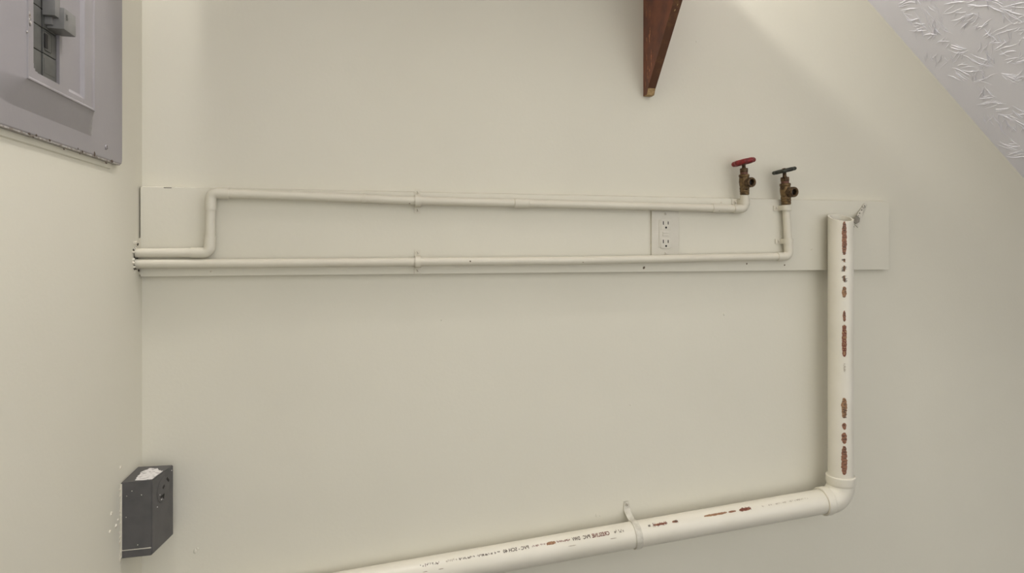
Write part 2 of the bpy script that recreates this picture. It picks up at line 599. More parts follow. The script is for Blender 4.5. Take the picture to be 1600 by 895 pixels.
def valve(label, base_px, top_px, wheel_mat, wheel_tilt, out_dir, seed, height, WT):
    base = P(*base_px, PD)
    top = P(*top_px, PD + 0.004)
    ax = (top - base).normalized()
    t = thing('angle_valve', label, 'valve', base)
    m = Matrix.Translation(base) @ frame(ax, (1, 0, 0)).to_4x4()
    k = height / 0.080
    S = lambda prof: [(r * k, z * k) for r, z in prof]
    # cast body with a ribbed inlet socket
    bm = bmesh.new()
    add_lathe(bm, S([(0, -0.002), (0.0098, -0.002), (0.0112, 0.0), (0.0112, 0.004), (0.0104, 0.005), (0.0116, 0.0065), (0.0116, 0.010),
                     (0.0107, 0.0112), (0.0119, 0.013), (0.0119, 0.0165), (0.0112, 0.0185), (0.0122, 0.024), (0.0128, 0.031),
                     (0.0125, 0.038), (0.0117, 0.043), (0.0128, 0.0445), (0.0128, 0.049), (0.0112, 0.0505), (0, 0.0505)]), m, 22)
    obj('body', bm, 'brass', t)
    # hose outlet, hollow and threaded
    od = Vector(out_dir).normalized()
    oc = m @ Vector((0, 0, 0.0285 * k))
    mo = Matrix.Translation(oc) @ frame(od).to_4x4()
    bm = bmesh.new()
    add_lathe(bm, S([(0.0090, 0.004), (0.0094, 0.0165), (0.0120, 0.0190), (0.0126, 0.0205), (0.0119, 0.0220), (0.0126, 0.0235),
                     (0.0119, 0.0250), (0.0126, 0.0265), (0.0118, 0.0290), (0.0086, 0.0293), (0.0072, 0.0280), (0.0068, 0.016), (0, 0.016)]), mo, 22)
    o_ = obj('outlet', bm, 'brass_dark', t)
    bm = bmesh.new()
    add_lathe(bm, S([(0, 0.0200), (0.0054, 0.0200), (0.0060, 0.0170), (0, 0.0165)]), mo, 16)
    obj('bore', bm, 'black', o_)
    # bonnet, ring, packing nut, stem
    bm = bmesh.new()
    add_lathe(bm, S([(0, 0.0500), (0.0092, 0.0500), (0.0094, 0.0555), (0, 0.0555)]), m, 20)
    obj('bonnet_ring', bm, 'packing', t)
    bm = bmesh.new()
    hexnut(bm, 0.0108 * k, 0.0552 * k, 0.0655 * k, m)
    obj('packing_nut', bm, 'brass_dark', t, smooth=False)
    bm = bmesh.new()
    add_lathe(bm, S([(0.0060, 0.0650), (0.0046, 0.0680), (0.0042, 0.0800), (0, 0.0800)]), m, 14)
    obj('stem', bm, 'brass_dark', t)
    # scalloped handwheel with spokes and hub
    mw = m @ Matrix.Translation((0, 0, 0.0800 * k)) @ Matrix.Rotation(wheel_tilt[0], 4, 'Y') @ Matrix.Rotation(wheel_tilt[1], 4, 'X') \
        @ Matrix.Rotation(seed, 4, 'Z')
    RW = 0.0222
    bm = bmesh.new()
    N, K = 64, 10
    rings = []
    for i in range(N):
        a = i * math.tau / N
        sc = 1 + 0.075 * math.cos(8 * a)
        ring = []
        for j in range(K):
            b = j * math.tau / K
            rr = RW * sc + 0.0055 * math.cos(b)
            ring.append(bm.verts.new(mw @ Vector((rr * math.cos(a), rr * math.sin(a), WT * math.sin(b) + 0.001))))
        rings.append(ring)
    for i in range(N):
        for j in range(K):
            bm.faces.new((rings[i][j], rings[(i + 1) % N][j], rings[(i + 1) % N][(j + 1) % K], rings[i][(j + 1) % K]))
    bmesh.ops.recalc_face_normals(bm, faces=bm.faces[:])
    w = obj('handwheel', bm, wheel_mat, t)
    for i in range(4):
        bm = bmesh.new()
        a = i * math.tau / 4 + 0.2
        d = Vector((math.cos(a), math.sin(a), 0))
        add_sweep(bm, [mw @ (d * 0.003), mw @ (d * 0.014 + Vector((0, 0, 0.0015))), mw @ (d * RW)], 0.0040, 8)
        obj('spoke', bm, wheel_mat, w)
    bm = bmesh.new()
    add_lathe(bm, [(0, -0.004), (0.0075, -0.004), (0.0085, 0.0), (0.0075, 0.004), (0, 0.0045)], mw, 16)
    obj('hub', bm, wheel_mat, w)
    bm = bmesh.new()
    hexnut(bm, 0.0045, 0.004, 0.0075, mw)
    obj('wheel_nut', bm, 'brass', w, smooth=False)
    return t


valve('brass hose valve with a red scalloped handwheel on the upper pipe', (1163.5, 303.5), (1162, 254), 'red',
      (R(-8), R(-7)), (0.10, -1.0, -0.03), 0.3, 0.079, 0.0062)
valve('brass hose valve with a blackish-green scalloped handwheel on the right riser', (1228.5, 318.5), (1225.5, 267), 'green',
      (R(-8), R(-3)), (0.13, -1.0, -0.06), 0.1, 0.083, 0.0048)

# ------------------------------------------------------------------ wall outlet
ox0, ox1, oz0, oz1 = 1.121, 1.193, 1.1275, 1.2415
ocx, ocz = (ox0 + ox1) / 2, (oz0 + oz1) / 2
out_t = thing('wall_outlet', 'painted duplex wall outlet set in the board between the two water pipes', 'outlet', (ocx, -BT, oz0))
bm = bmesh.new()
add_box(bm, (ox0, -BT - 0.0055, oz0), (ox1, -BT, oz1), 0.0022)
obj('cover_plate', bm, 'plate', out_t)
bm = bmesh.new()
add_box(bm, (ocx - 0.0165, -BT - 0.0070, ocz - 0.0335), (ocx + 0.0165, -BT - 0.003, ocz + 0.0335), 0.0009)
rec = obj('receptacle', bm, 'plate', out_t)
for sz in (ocz + 0.0215, ocz - 0.0235):
    bm = bmesh.new()
    add_box(bm, (ocx - 0.0125, -BT - 0.0078, sz - 0.0125), (ocx + 0.0125, -BT - 0.006, sz + 0.0125), 0.0007)
    obj('socket_face', bm, 'plate', rec)
    for dx, hh in ((-0.0064, 0.0042), (0.0064, 0.0036)):
        bm = bmesh.new()
        add_box(bm, (ocx + dx - 0.0010, -BT - 0.0081, sz + 0.0042 - hh), (ocx + dx + 0.0010, -BT - 0.0070, sz + 0.0042 + hh))
        obj('slot', bm, 'black', rec, smooth=False)
    bm = bmesh.new()
    m = Matrix.Translation((ocx + 0.001, -BT - 0.0070, sz - 0.0068)) @ frame((0, -1, 0)).to_4x4()
    add_lathe(bm, [(0, 0), (0.0025, 0), (0.0025, 0.0011), (0, 0.0011)], m, 12)
    obj('ground_hole', bm, 'black', rec, smooth=False)
for bz in (ocz + 0.0028, ocz - 0.0036):
    bm = bmesh.new()
    add_box(bm, (ocx - 0.008, -BT - 0.0080, bz - 0.0022), (ocx + 0.008, -BT - 0.006, bz + 0.0022), 0.0005)
    obj('button', bm, 'plate', rec)
for bz in (oz0 + 0.009, oz1 - 0.009):
    s, sb = screw(Vector((ocx, -BT - 0.0052, bz)), (0, -1, 0), 0.0032, 'plate', out_t)
    obj('screw_slot', sb, 'chip', s)

# ------------------------------------------------------------------ drain pipe
DR = 0.0295
DD = BT + DR + 0.006
sp_top = P(1313.5, 340, DD)
corner = P(1312.5, 778, DD)
corner.x = sp_top.x
left_end = P(560, 911, DR + 0.003)        # the run closes in on the wall towards the left
drain = thing('drain_pipe', 'cream-painted plastic drain standpipe with brown print, elbow and long sloping run', 'pipe',
              (corner.x, -DD, corner.z))
hdir = (left_end - corner).normalized()
far_dir = Vector((hdir.x, 0, hdir.z)).normalized()
far_end = left_end + far_dir * ((left_end.x + 0.02) / -far_dir.x)

# standpipe: hollow, cut on a slant at the top
bm = bmesh.new()
N = 36
rin = DR - 0.0042
cut_n = Vector((-0.04, -0.38, 1.0)).normalized()
z_bot = corner.z + 0.045


def cutz(x, y):
    return sp_top.z - (cut_n.x * x + cut_n.y * y) / cut_n.z


ro, ri, bo, bi = [], [], [], []
for k in range(N):
    a = k * math.tau / N
    c, s = math.cos(a), math.sin(a)
    ro.append(bm.verts.new((sp_top.x + DR * c, -DD + DR * s, cutz(DR * c, DR * s))))
    ri.append(bm.verts.new((sp_top.x + rin * c, -DD + rin * s, cutz(rin * c, rin * s))))
    bo.append(bm.verts.new((sp_top.x + DR * c, -DD + DR * s, z_bot)))
    bi.append(bm.verts.new((sp_top.x + rin * c, -DD + rin * s, z_bot)))
for k in range(N):
    j = (k + 1) % N
    bm.faces.new((bo[k], bo[j], ro[j], ro[k]))
    bm.faces.new((ro[k], ro[j], ri[j], ri[k]))
    bm.faces.new((ri[k], ri[j], bi[j], bi[k]))
    bm.faces.new((bi[k], bi[j], bo[j], bo[k]))
bmesh.ops.recalc_face_normals(bm, faces=bm.faces[:])
standpipe = obj('standpipe', bm, 'pvc', drain)
# elbow with two hubs
bm = bmesh.new()
ep = elbow_pts(corner + Vector((0, 0, 1)), corner, corner + hdir, 0.040, 12)
add_sweep(bm, ep, DR + 0.0030, 36, caps=False)
elb = obj('elbow', bm, 'pvc', drain)
HUB = DR + 0.0050


def hub(c0, c1):
    ax = (c1 - c0)
    ln = ax.length
    m = Matrix.Translation(c0) @ frame(ax).to_4x4()
    bm = bmesh.new()
    add_lathe(bm, [(DR + 0.001, 0.0), (DR + 0.0030, 0.0), (HUB - .0005, 0.0035), (HUB, 0.006), (HUB, ln - 0.0015), (HUB - 0.0015, ln),
                   (DR - 0.0008, ln)], m, 36)
    obj('hub', bm, 'pvc', elb)


hub(ep[0] + Vector((0, 0, -0.002)), ep[0] + Vector((0, 0, 0.022)))
hub(ep[-1] - hdir * 0.002, ep[-1] + hdir * 0.020)
# sloping run
bm = bmesh.new()
add_sweep(bm, [ep[-1] + hdir * 0.004, left_end, far_end], DR, 36)
run = obj('sloping_run', bm, 'pvc', drain)


# print on the pipes -------------------------------------------------
def wrap(bm, org, axis, ref, rad):
    """maps flat (x, y) coordinates on to the pipe: x along the axis, y round it from ref"""
    side = Vector(axis).cross(Vector(ref)).normalized()
    for v in bm.verts:
        a = v.co.y / rad
        v.co = Vector(org) + Vector(axis) * v.co.x + (Vector(ref) * math.cos(a) + side * math.sin(a)) * (rad + v.co.z)
    return bm


def text_bm(txt, size, x0, x1):
    cu = bpy.data.curves.new('tmp', 'FONT')
    cu.body = txt
    cu.size = size
    cu.offset = 0.0002 * size / 0.01
    cu.align_y = 'CENTER'
    cu.resolution_u = 2
    o = bpy.data.objects.new('tmp', cu)
    C.objects.link(o)
    bpy.context.view_layer.update()
    dg = bpy.context.evaluated_depsgraph_get()
    me = bpy.data.meshes.new_from_object(o.evaluated_get(dg))
    b = bmesh.new()
    b.from_mesh(me)
    bpy.data.meshes.remove(me)
    bpy.data.objects.remove(o)
    bpy.data.curves.remove(cu)
    xs = [v.co.x for v in b.verts]
    ys = [v.co.y for v in b.verts]
    a, c = min(xs), max(xs)
    my = (min(ys) + max(ys)) / 2
    for v in b.verts:
        v.co.x = x0 + (v.co.x - a) / (c - a) * (x1 - x0)
        v.co.y -= my
        v.co.z = 0.0007
    return b


def patch_bm(x0, x1, w, seed, taper=0.35):
    """long thin irregular patch, flat; w is the half width"""
    r = random.Random(seed)
    b = bmesh.new()
    n = max(5, int((x1 - x0) / 0.003))
    prev = None
    for i in range(n + 1):
        f = i / n
        ww = w * (1 - (1 - taper) * abs(2 * f - 1) ** 4) * r.uniform(0.85, 1.12)
        sh = r.uniform(-0.12, 0.12) * w
        x = x0 + (x1 - x0) * f
        cur = [b.verts.new((x, sh - ww, 0.0003)), b.verts.new((x, sh, 0.00035)), b.verts.new((x, sh + ww, 0.0003))]
        if prev:
            b.faces.new((prev[0], cur[0], cur[1], prev[1]))
            b.faces.new((prev[1], cur[1], cur[2], prev[2]))
        prev = cur
    return b


def marks_bm(x0, x1, h, seed, dens=0.7, step=0.0021):
    """unreadable small lettering: short upright dashes"""
    r = random.Random(seed)
    b = bmesh.new()
    x = x0
    while x < x1 - step:
        if r.random() < dens:
            for q in range(r.randint(1, 2)):
                y = r.uniform(-0.4, 0.4) * h
                hh = r.uniform(0.25, 0.5) * h
                w = r.uniform(0.35, 0.8) * step
                vs = [b.verts.new((x, y - hh, 0.0007)), b.verts.new((x + w, y - hh, 0.0007)),
                      b.verts.new((x + w, y + hh, 0.0007)), b.verts.new((x, y + hh, 0.0007))]
                b.faces.new(vs)
        x += step
    return b


def finish(name, b, org, axis, ref, mat, parent):
    wrap(b, org, axis, ref, DR)
    bmesh.ops.recalc_face_normals(b, faces=b.faces[:])
    o = obj(name, b, mat, parent, smooth=False)
    return o


# vertical pipe: axis up, print turned a little to the right of the camera's view
az = R(25)
vref = Vector((-math.sin(az), -math.cos(az), 0))
vorg = Vector((sp_top.x, -DD, 0))
vz = lambda py: P(1319, py, DD + DR * 0.8).z
stripes = [(346, 398, 3.0, 'print_brown', 1), (404, 409.5, 2.4, 'print_dark', 0), (414.5, 424, 2.7, 'print_dark', 0),
           (430, 440.5, 2.5, 'print_dark', 0), (447.5, 464.5, 2.9, 'print_tan', 1), (485, 502, 1.9, 'print_brown', 1),
           (507, 557, 3.0, 'print_tan', 2), (621, 652.5, 3.6, 'print_tan', 1), (660, 670.5, 2.7, 'print_brown', 1),
           (675, 692.5, 3.4, 'print_brown', 1), (696, 741, 3.7, 'print_brown', 1)]
for i, (a, b_, w, mt, kind) in enumerate(stripes):
    z1, z0 = vz(a), vz(b_)
    hw = w / 560
    if mt == 'print_dark':
        finish('bare_stripe', patch_bm(z0, z1, hw * 0.55, i), vorg, (0, 0, 1), vref, 'print_tan', standpipe)
        finish('print_mark', marks_bm(z0, z1 + 0.001, hw * 1.8, 30 + i, 0.95), vorg, (0, 0, 1), vref, 'print_dark', standpipe)
        continue
    finish('bare_stripe', patch_bm(z0, z1, hw, i), vorg, (0, 0, 1), vref, mt, standpipe)
    if kind == 1:
        finish('print_mark', marks_bm(z0 + 0.001, z1 - 0.001, hw * 1.1, 60 + i, 0.55), vorg, (0, 0, 1), vref, 'print_dark', standpipe)
    if kind == 2:
        finish('lettering', text_bm('CRESLINE', 0.0125, z0 + 0.001, z1 - 0.002), vorg, (0, 0, 1), vref, 'print_red', standpipe)
finish('print_mark', marks_bm(vz(580), vz(563), 0.005, 99, 0.6), vorg, (0, 0, 1), vref, 'print_faint', standpipe)

# sloping run: print upside down on its upper front
ax = hdir                                             # from the elbow towards the left
up = (Vector((0, 0, 1)) - ax * ax.z).normalized()
fr = ax.cross(up)
if fr.y > 0:
    fr = -fr
el = R(52)
href = (fr * math.cos(el) + up * math.sin(el)).normalized()
horg = corner.copy()


def hx(px):
    """distance along the run of a column of the photograph"""
    best = None
    for i in range(0, 3600):
        s = i * 0.0005
        p = corner + ax * s + href * DR - Vector(CAM)
        X = p.x * cs - p.y * sn
        Z = p.x * sn + p.y * cs
        c = 800 + FPX * X / Z
        if best is None or abs(c - px) < best[0]:
            best = (abs(c - px), s)
    return best[1]


def hpatch(a, b, w, mt, seed, dy=0.0):
    bm_ = patch_bm(hx(b), hx(a), w, seed)
    for v in bm_.verts:
        v.co.y += dy
    finish('bare_stripe', bm_, horg, ax, href, mt, run)


def hmarks(a, b, h, mt, seed, dens=0.75, dy=0.0):
    bm_ = marks_bm(hx(b), hx(a), h, seed, dens)
    for v in bm_.verts:
        v.co.y += dy
    finish('print_mark', bm_, horg, ax, href, mt, run)


def htext(t, a, b, size, mt):
    finish('lettering', text_bm(t, size, hx(b), hx(a)), horg, ax, href, mt, run)


hmarks(1190, 1262, 0.003, 'print_faint', 1, 0.45)
hpatch(1155, 1173, 0.0036, 'print_brown', 2)
hmarks(1155, 1173, 0.0070, 'print_red', 3, 0.9)
hpatch(1138, 1150, 0.0022, 'print_brown', 4)
hpatch(1100, 1136, 0.0026, 'print_tan', 5)
hmarks(1112, 1136, 0.0032, 'print_brown', 6, 0.7)
hpatch(1050, 1059, 0.0030, 'print_brown', 7)
hmarks(1050, 1059, 0.0050, 'print_dark', 8, 0.9)
hpatch(1021, 1041, 0.0024, 'print_brown', 9)
hmarks(1018, 1042, 0.0064, 'print_red', 10, 0.85)
hmarks(1012, 1016, 0.0050, 'print_dark', 11, 1.0)
hmarks(958, 974, 0.0050, 'print_dark', 12, 0.6)
htext('CRESLINE', 925, 952, 0.0125, 'print_red')
htext('PVC', 911, 922, 0.0115, 'print_dark')
htext('DWV', 894, 906, 0.0115, 'print_dark')
hmarks(868, 890, 0.0034, 'print_red', 13, 0.85)
hpatch(854, 868, 0.0038, 'print_tan', 14)
hmarks(853, 869, 0.0050, 'print_brown', 15, 0.8)
hmarks(830, 852, 0.0032, 'print_red', 16, 0.85)
htext('PVC - SCH 40', 786, 826, 0.0105, 'print_dark')
hmarks(744, 781, 0.0032, 'print_dark', 17, 0.75)
hmarks(716, 742, 0.0036, 'print_dark', 18, 0.8)
hmarks(696, 714, 0.0050, 'print_faint', 19, 0.9)
hmarks(655, 692, 0.0046, 'print_dark', 20, 0.6)
for i, (a, b_) in enumerate([(886, 898), (951, 961), (684, 692), (660, 667)]):
    hpatch(a, b_, 0.0009, 'print_faint', 40 + i, dy=-0.013 if hdir.x < 0 else 0.013)

# ------------------------------------------------------------------ strap holding the sloping run
sc = None
s_at = hx(996)
sc = corner + ax * s_at
strap_t = thing('pipe_strap', 'metal hanger strap with a screwed tab, wrapped round the sloping drain pipe', 'strap',
                (sc.x, 0, sc.z + 0.05))
w = 0.0078
th = 0.0016
r = DR + 0.0006
prof = []           # (front distance, up) in the plane square to the run
off = -sc.y - 0.0012   # wall behind the pipe axis
prof += [(-off, 0.062), (-off, 0.046), (-off + 0.004, 0.038)]
for a in range(118, -112, -10):
    prof.append((r * math.cos(R(a)), r * math.sin(R(a))))
bm = bmesh.new()
rows = []
for i, (f, u_) in enumerate(prof):
    p0 = Vector(prof[max(i - 1, 0)]); p1 = Vector(prof[min(i + 1, len(prof) - 1)])
    tt = (p1 - p0).normalized()
    nn = Vector((-tt.y, tt.x))
    if i < 3:
        nn = Vector((1, 0))
    row = []
    ww = w * (0.72 if i == 0 else 1.0)
    for a, h in ((-ww, 0), (ww, 0), (ww, th), (0.0, th * 1.7), (-ww, th)):
        row.append(bm.verts.new(sc + fr * (f + nn.x * h) + up * (u_ + nn.y * h) + ax * a))
    rows.append(row)
for r0, r1 in zip(rows, rows[1:]):
    for k in range(5):
        bm.faces.new((r0[k], r0[(k + 1) % 5], r1[(k + 1) % 5], r1[k]))
bm.faces.new(rows[0]); bm.faces.new(rows[-1][::-1])
bmesh.ops.recalc_face_normals(bm, faces=bm.faces[:])
obj('band', bm, 'strap', strap_t, angle=50)
s, sb = screw(sc + up * 0.055 + fr * (-off + 0.0018), (0, -1, 0), 0.0042, 'strap', strap_t)
obj('screw_slot', sb, 'chip', s)

# ------------------------------------------------------------------ loose strap beside the standpipe top
a0 = P(1351, 321, BT + 0.001)
loose = thing('loose_strap', 'bent leftover metal strap screwed to the board beside the open standpipe top', 'strap',
              (a0.x, -BT, a0.z))
pts = [P(1352.5, 319, BT + 0.001), P(1348.5, 326, BT + 0.001), P(1344, 335, BT + 0.006), P(1340, 344, BT + 0.018), P(1336.5, 353, BT + 0.030)]
widths = [0.0045, 0.006, 0.0075, 0.0085, 0.0075]
bm = bmesh.new()
rows = []
for i, p in enumerate(pts):
    tt = (pts[min(i + 1, 4)] - pts[max(i - 1, 0)]).normalized()
    q = Vector((0, -1, 0)).cross(tt).normalized()
    q = (q + Vector((0, -0.35 * i / 4, 0))).normalized()
    nn = tt.cross(q).normalized()
    if nn.y > 0:
        nn = -nn
    rows.append([bm.verts.new(p + q * a * widths[i] + nn * h) for a, h in ((-1, 0), (1, 0), (1, .0014), (0.15, .0030), (-1, .0014))])
for r0, r1 in zip(rows, rows[1:]):
    for k in range(5):
        bm.faces.new((r0[k], r0[(k + 1) % 5], r1[(k + 1) % 5], r1[k]))
bm.faces.new(rows[0]); bm.faces.new(rows[-1][::-1])
bmesh.ops.recalc_face_normals(bm, faces=bm.faces[:])
band = obj('band', bm, 'strap', loose, angle=25)
# bare metal where the paint has come off
bm = bmesh.new()
o1, o2 = Vector((0, -0.0034, 0)), Vector((0, -0.0040, 0))
poly = [P(1337, 336, BT + .009) + o2, P(1342, 341, BT + .014) + o2, P(1341, 347, BT + .022) + o2, P(1336, 350, BT + .028) + o2,
        P(1332.5, 348, BT + .026) + o2, P(1333.5, 341, BT + .016) + o2]
f1 = [bm.verts.new(p) for p in poly]
f2 = [bm.verts.new(p + Vector((0, 0.0012, 0))) for p in poly]
bm.faces.new(f1); bm.faces.new(f2[::-1])
for i in range(6):
    bm.faces.new((f1[i], f1[(i + 1) % 6], f2[(i + 1) % 6], f2[i]))
bmesh.ops.recalc_face_normals(bm, faces=bm.faces[:])
obj('bare_metal', bm, 'zinc', band, smooth=False)
for i, (px, py, d) in enumerate([(1346.5, 328, .004), (1343.5, 333, .007), (1341.5, 337.5, .011), (1334, 354, .032)]):
    blob('paint_fleck', P(px, py, BT + d + 0.002), (0, -1, 0.1), 0.0019, 0.0006, 'dark', band, seed=300 + i, n=7)
s, sb = screw(P(1349.5, 322.5, BT + 0.003), (0.2, -1, 0.1), 0.0048, 'strap', loose)
obj('screw_slot', sb, 'dark', s)

# ------------------------------------------------------------------ wooden shelf on its bracket
BZ = P(1006, 150, 0.005).z
bx = P(1005, 100, 0.0).x
SHZ = BZ + 0.400
NOSE = BZ + 0.343
bracket = thing('shelf_bracket', 'reddish-brown triangular wooden shelf bracket with scratched edges and a raw tip', 'bracket',
                (bx, 0, BZ))
BTH = 0.0195
d_tip = 0.022
slope = (0.295 - d_tip) / (NOSE - BZ - 0.012)
bm = bmesh.new()
poly = [(0.0, BZ), (d_tip * 0.9, BZ), (d_tip + 0.004, BZ + 0.014), (0.295, NOSE), (0.295, SHZ), (0.0, SHZ)]
add_prism(bm, poly, bx, bx + BTH, lambda a, b, c: Vector((c, -a, b)))
bmesh.ops.bevel(bm, geom=bm.edges[:], offset=0.0008, segments=1, affect='EDGES')
gus = obj('gusset', bm, 'wood', bracket)
# darker sloping front edge and raw tip, each a thin facing strip
e0 = Vector((0, -(d_tip + 0.004), BZ + 0.014)); e1 = Vector((0, -0.295, NOSE))
ed = (e1 - e0).normalized()
en = Vector((0, -ed.z, ed.y)).normalized()
if en.y > 0:
    en = -en
bm = bmesh.new()
vs = []
for x_ in (bx - 0.0002, bx + BTH + 0.0002):
    for p, h in ((e0, -0.0004), (e1, -0.0004), (e1, 0.0012), (e0, 0.0012)):
        vs.append(bm.verts.new(Vector((x_, 0, 0)) + p + en * h))
for q in ((0, 1, 2, 3), (4, 7, 6, 5), (0, 4, 5, 1), (1, 5, 6, 2), (2, 6, 7, 3), (3, 7, 4, 0)):
    bm.faces.new([vs[i] for i in q])
bmesh.ops.recalc_face_normals(bm, faces=bm.faces[:])
edge = obj('front_edge', bm, 'wood_edge', bracket, smooth=False)
bm = bmesh.new()
add_prism(bm, [(d_tip * 0.2, BZ - 0.0008), (d_tip * 0.92, BZ - 0.0008), (d_tip + 0.0055, BZ + 0.0138), (d_tip + 0.0030, BZ + 0.0138), (d_tip * 0.86, BZ + 0.0008), (d_tip * 0.2, BZ + 0.0008)],
          bx + 0.0005, bx + BTH, lambda a, b, c: Vector((c, -a, b)))
obj('raw_tip', bm, 'raw_wood', bracket, smooth=False)
rr = random.Random(5)
for i, (px, py, ln, asp) in enumerate([(1017, 50, .014, .10), (1016, 62, .010, .20), (1011, 62, .006, .16), (1015.5, 56, .006, .3), (1019, 85, .018, .07),
                                       (1019.5, 102, .012, .08), (1013, 106, .006, .25), (1016, 110, .005, .3), (1015, 124, .010, .10),
                                       (1012, 118, .012, .08), (1009, 132, .012, .07), (1017, 20, .012, .05), (1010, 20, .016, .04), (1011, 90, .010, .06)]):
    d = 0.004 + (px - 1006) * 0.0031
    blob('scratch', (bx - 0.0001, -d, P(px, py, d).z), (-1, 0, 0), ln, 0.0003, 'scratch', gus, n=8, seed=400 + i,
         aspect=asp, rot=rr.uniform(-.1, .1))
for i in range(4):
    f = [0.47, 0.52, 0.44, 0.72][i]
    p = e0 + (e1 - e0) * f
    blob('chip', Vector((bx + BTH * rr.uniform(.3, .8), 0, 0)) + p + en * 0.0012, en, rr.uniform(.002, .004), 0.0003, 'raw_wood', edge, seed=440 + i,
         aspect=0.5)

shelf = thing('wall_shelf', 'brown wooden shelf board lying on the triangular bracket at the top', 'shelf', (0.6, 0, SHZ))
bm = bmesh.new()
add_box(bm, (0.115, -0.300, SHZ), (1.158, 0, SHZ + 0.019), 0.001)
obj('shelf_board', bm, 'wood', shelf)
bm = bmesh.new()
add_box(bm, (0.12, -0.019, SHZ - 0.04), (bx - 0.002, 0, SHZ), 0.001)
obj('cleat', bm, 'wood', shelf)

# ------------------------------------------------------------------ electrical panel on the left wall
PZ0, PZ1 = 1.302, 2.06
PY0, PY1 = -0.665, -0.132
panel = thing('electrical_panel', 'grey metal breaker panel cover with chipped lower edge on the left wall', 'breaker panel',
              (0, (PY0 + PY1) / 2, PZ0))
T0 = 0.011          # flange face off the wall
RH = 0.014          # how far the middle stands proud of the flange
wy0, wy1, wz0, wz1 = -0.472, -0.402, 1.383, 1.90        # breaker window
gy0, gy1, gz0 = -0.3730, -0.3270, 1.380                 # hinge groove
fy0, fy1, fz0 = -0.488, -0.289, 1.3690                  # raised frame top
by0, by1, bz_0 = -0.560, -0.264, 1.333                  # foot of its bevel
zt = 1.94


def sm(a, b, x):
    t = min(1, max(0, (x - a) / (b - a)))
    return t * t * (3 - 2 * t)


def lin(a, b, x):
    return min(1, max(0, (x - a) / (b - a)))


def hfun(y, z):
    fy = min(lin(by0, fy0, y), 1 - lin(fy1, by1, y))
    fz = min(lin(bz_0, fz0, z), 1 - lin(zt, zt + 0.035, z))
    # rounded lower corner of the embossing
    gy = 1 - min(lin(by0, fy0, y), 1 - lin(fy1, by1, y)) if y < (fy0 + fy1) / 2 else 0.0
    gz = 1 - fz
    f = 1 - min(1, math.hypot(gy, gz)) if y < (fy0 + fy1) / 2 else min(fy, fz)
    h = RH * f
    # little rolled lip along the frame edge
    if f >= 0.999:
        e = min(y - fy0, fy1 - y, z - fz0)
        h += 0.0016 * (1 - lin(0.0018, 0.0040, e)) if e < 0.004 else 0.0
    # hinge groove
    g = min(lin(gy0 - 0.0012, gy0 + 0.0018, y), 1 - lin(gy1 - 0.0018, gy1 + 0.0012, y), lin(gz0, gz0 + 0.006, z))
    if f >= 0.999:
        h -= 0.0042 * g
        l2 = max(0, 1 - abs(y - (gy1 + 0.002)) / 0.0016) * lin(gz0 - 0.004, gz0, z)
        h += 0.0014 * l2
    # rounded outer edge
    e = min(y - PY0, PY1 - y, z - PZ0, PZ1 - z)
    return T0 + h - 0.003 * (1 - lin(0, 0.003, e)) ** 2


def breaks(lo, hi, step, extra):
    vals = set()
    n = int(round((hi - lo) / step))
    for i in range(n + 1):
        vals.add(round(lo + (hi - lo) * i / n, 5))
    for e in extra:
        for d in (-0.0020, -0.0012, -0.0006, 0, 0.0006, 0.0012, 0.0018, 0.0026, 0.004):
            v = round(e + d, 5)
            if lo <= v <= hi:
                vals.add(v)
    vals = sorted(vals)
    out = [vals[0]]
    for v in vals[1:]:
        if v - out[-1] > 0.00035 or v == hi:
            out.append(v)
    return out


ys = breaks(PY0, PY1, 0.007, [PY0, PY1 - 0.002, fy0, fy1 - 0.002, by1, gy0, gy1, wy0, wy1])
zs = breaks(PZ0, PZ1, 0.007, [PZ0, bz_0, fz0, gz0, wz0, wz1, zt, PZ1 - 0.002])
bm = bmesh.new()
grid = {}
RC = 0.012
for i, y in enumerate(ys):
    for j, z in enumerate(zs):
        yy = y
        # rounded outer corners of the cover
        dz = PZ0 + RC - z
        if dz > 0:
            ins = RC - math.sqrt(max(0, RC * RC - dz * dz))
            if y > PY1 - RC:
                yy = (PY1 - RC) + (y - (PY1 - RC)) * (RC - ins) / RC
        grid[i, j] = bm.verts.new((hfun(y, z), yy, z))
for i in range(len(ys) - 1):
    for j in range(len(zs) - 1):
        cy, cz = (ys[i] + ys[i + 1]) / 2, (zs[j] + zs[j + 1]) / 2
        if wy0 < cy < wy1 and wz0 < cz < wz1:
            if not (cy < wy0 + 0.008 - (cz - wz0) and cz < wz0 + 0.008):      # cut-off lower left corner of the window
                continue
        bm.faces.new((grid[i, j], grid[i + 1, j], grid[i + 1, j + 1], grid[i, j + 1]))
loose_v = [v for v in bm.verts if not v.link_faces]
bmesh.ops.delete(bm, geom=loose_v, context='VERTS')
# sides back to the wall and lips into the window
bnd = [e for e in bm.edges if len(e.link_faces) == 1]
ret = bmesh.ops.extrude_edge_only(bm, edges=bnd)
for g in ret['geom']:
    if isinstance(g, bmesh.types.BMVert):
        inside = wy0 - 0.01 < g.co.y < wy1 + 0.01 and wz0 - 0.01 < g.co.z < wz1 + 0.01
        g.co.x = T0 + RH - 0.006 if inside else 0.0002
bmesh.ops.recalc_face_normals(bm, faces=bm.faces[:])
cover = obj('cover', bm, 'panel', panel, angle=28)
# dead front behind the window
bm = bmesh.new()
add_box(bm, (0.001, wy0 - 0.006, wz0 - 0.006), (0.008, wy1 + 0.006, wz1 + 0.006))
obj('dead_front', bm, 'black', panel, smooth=False)
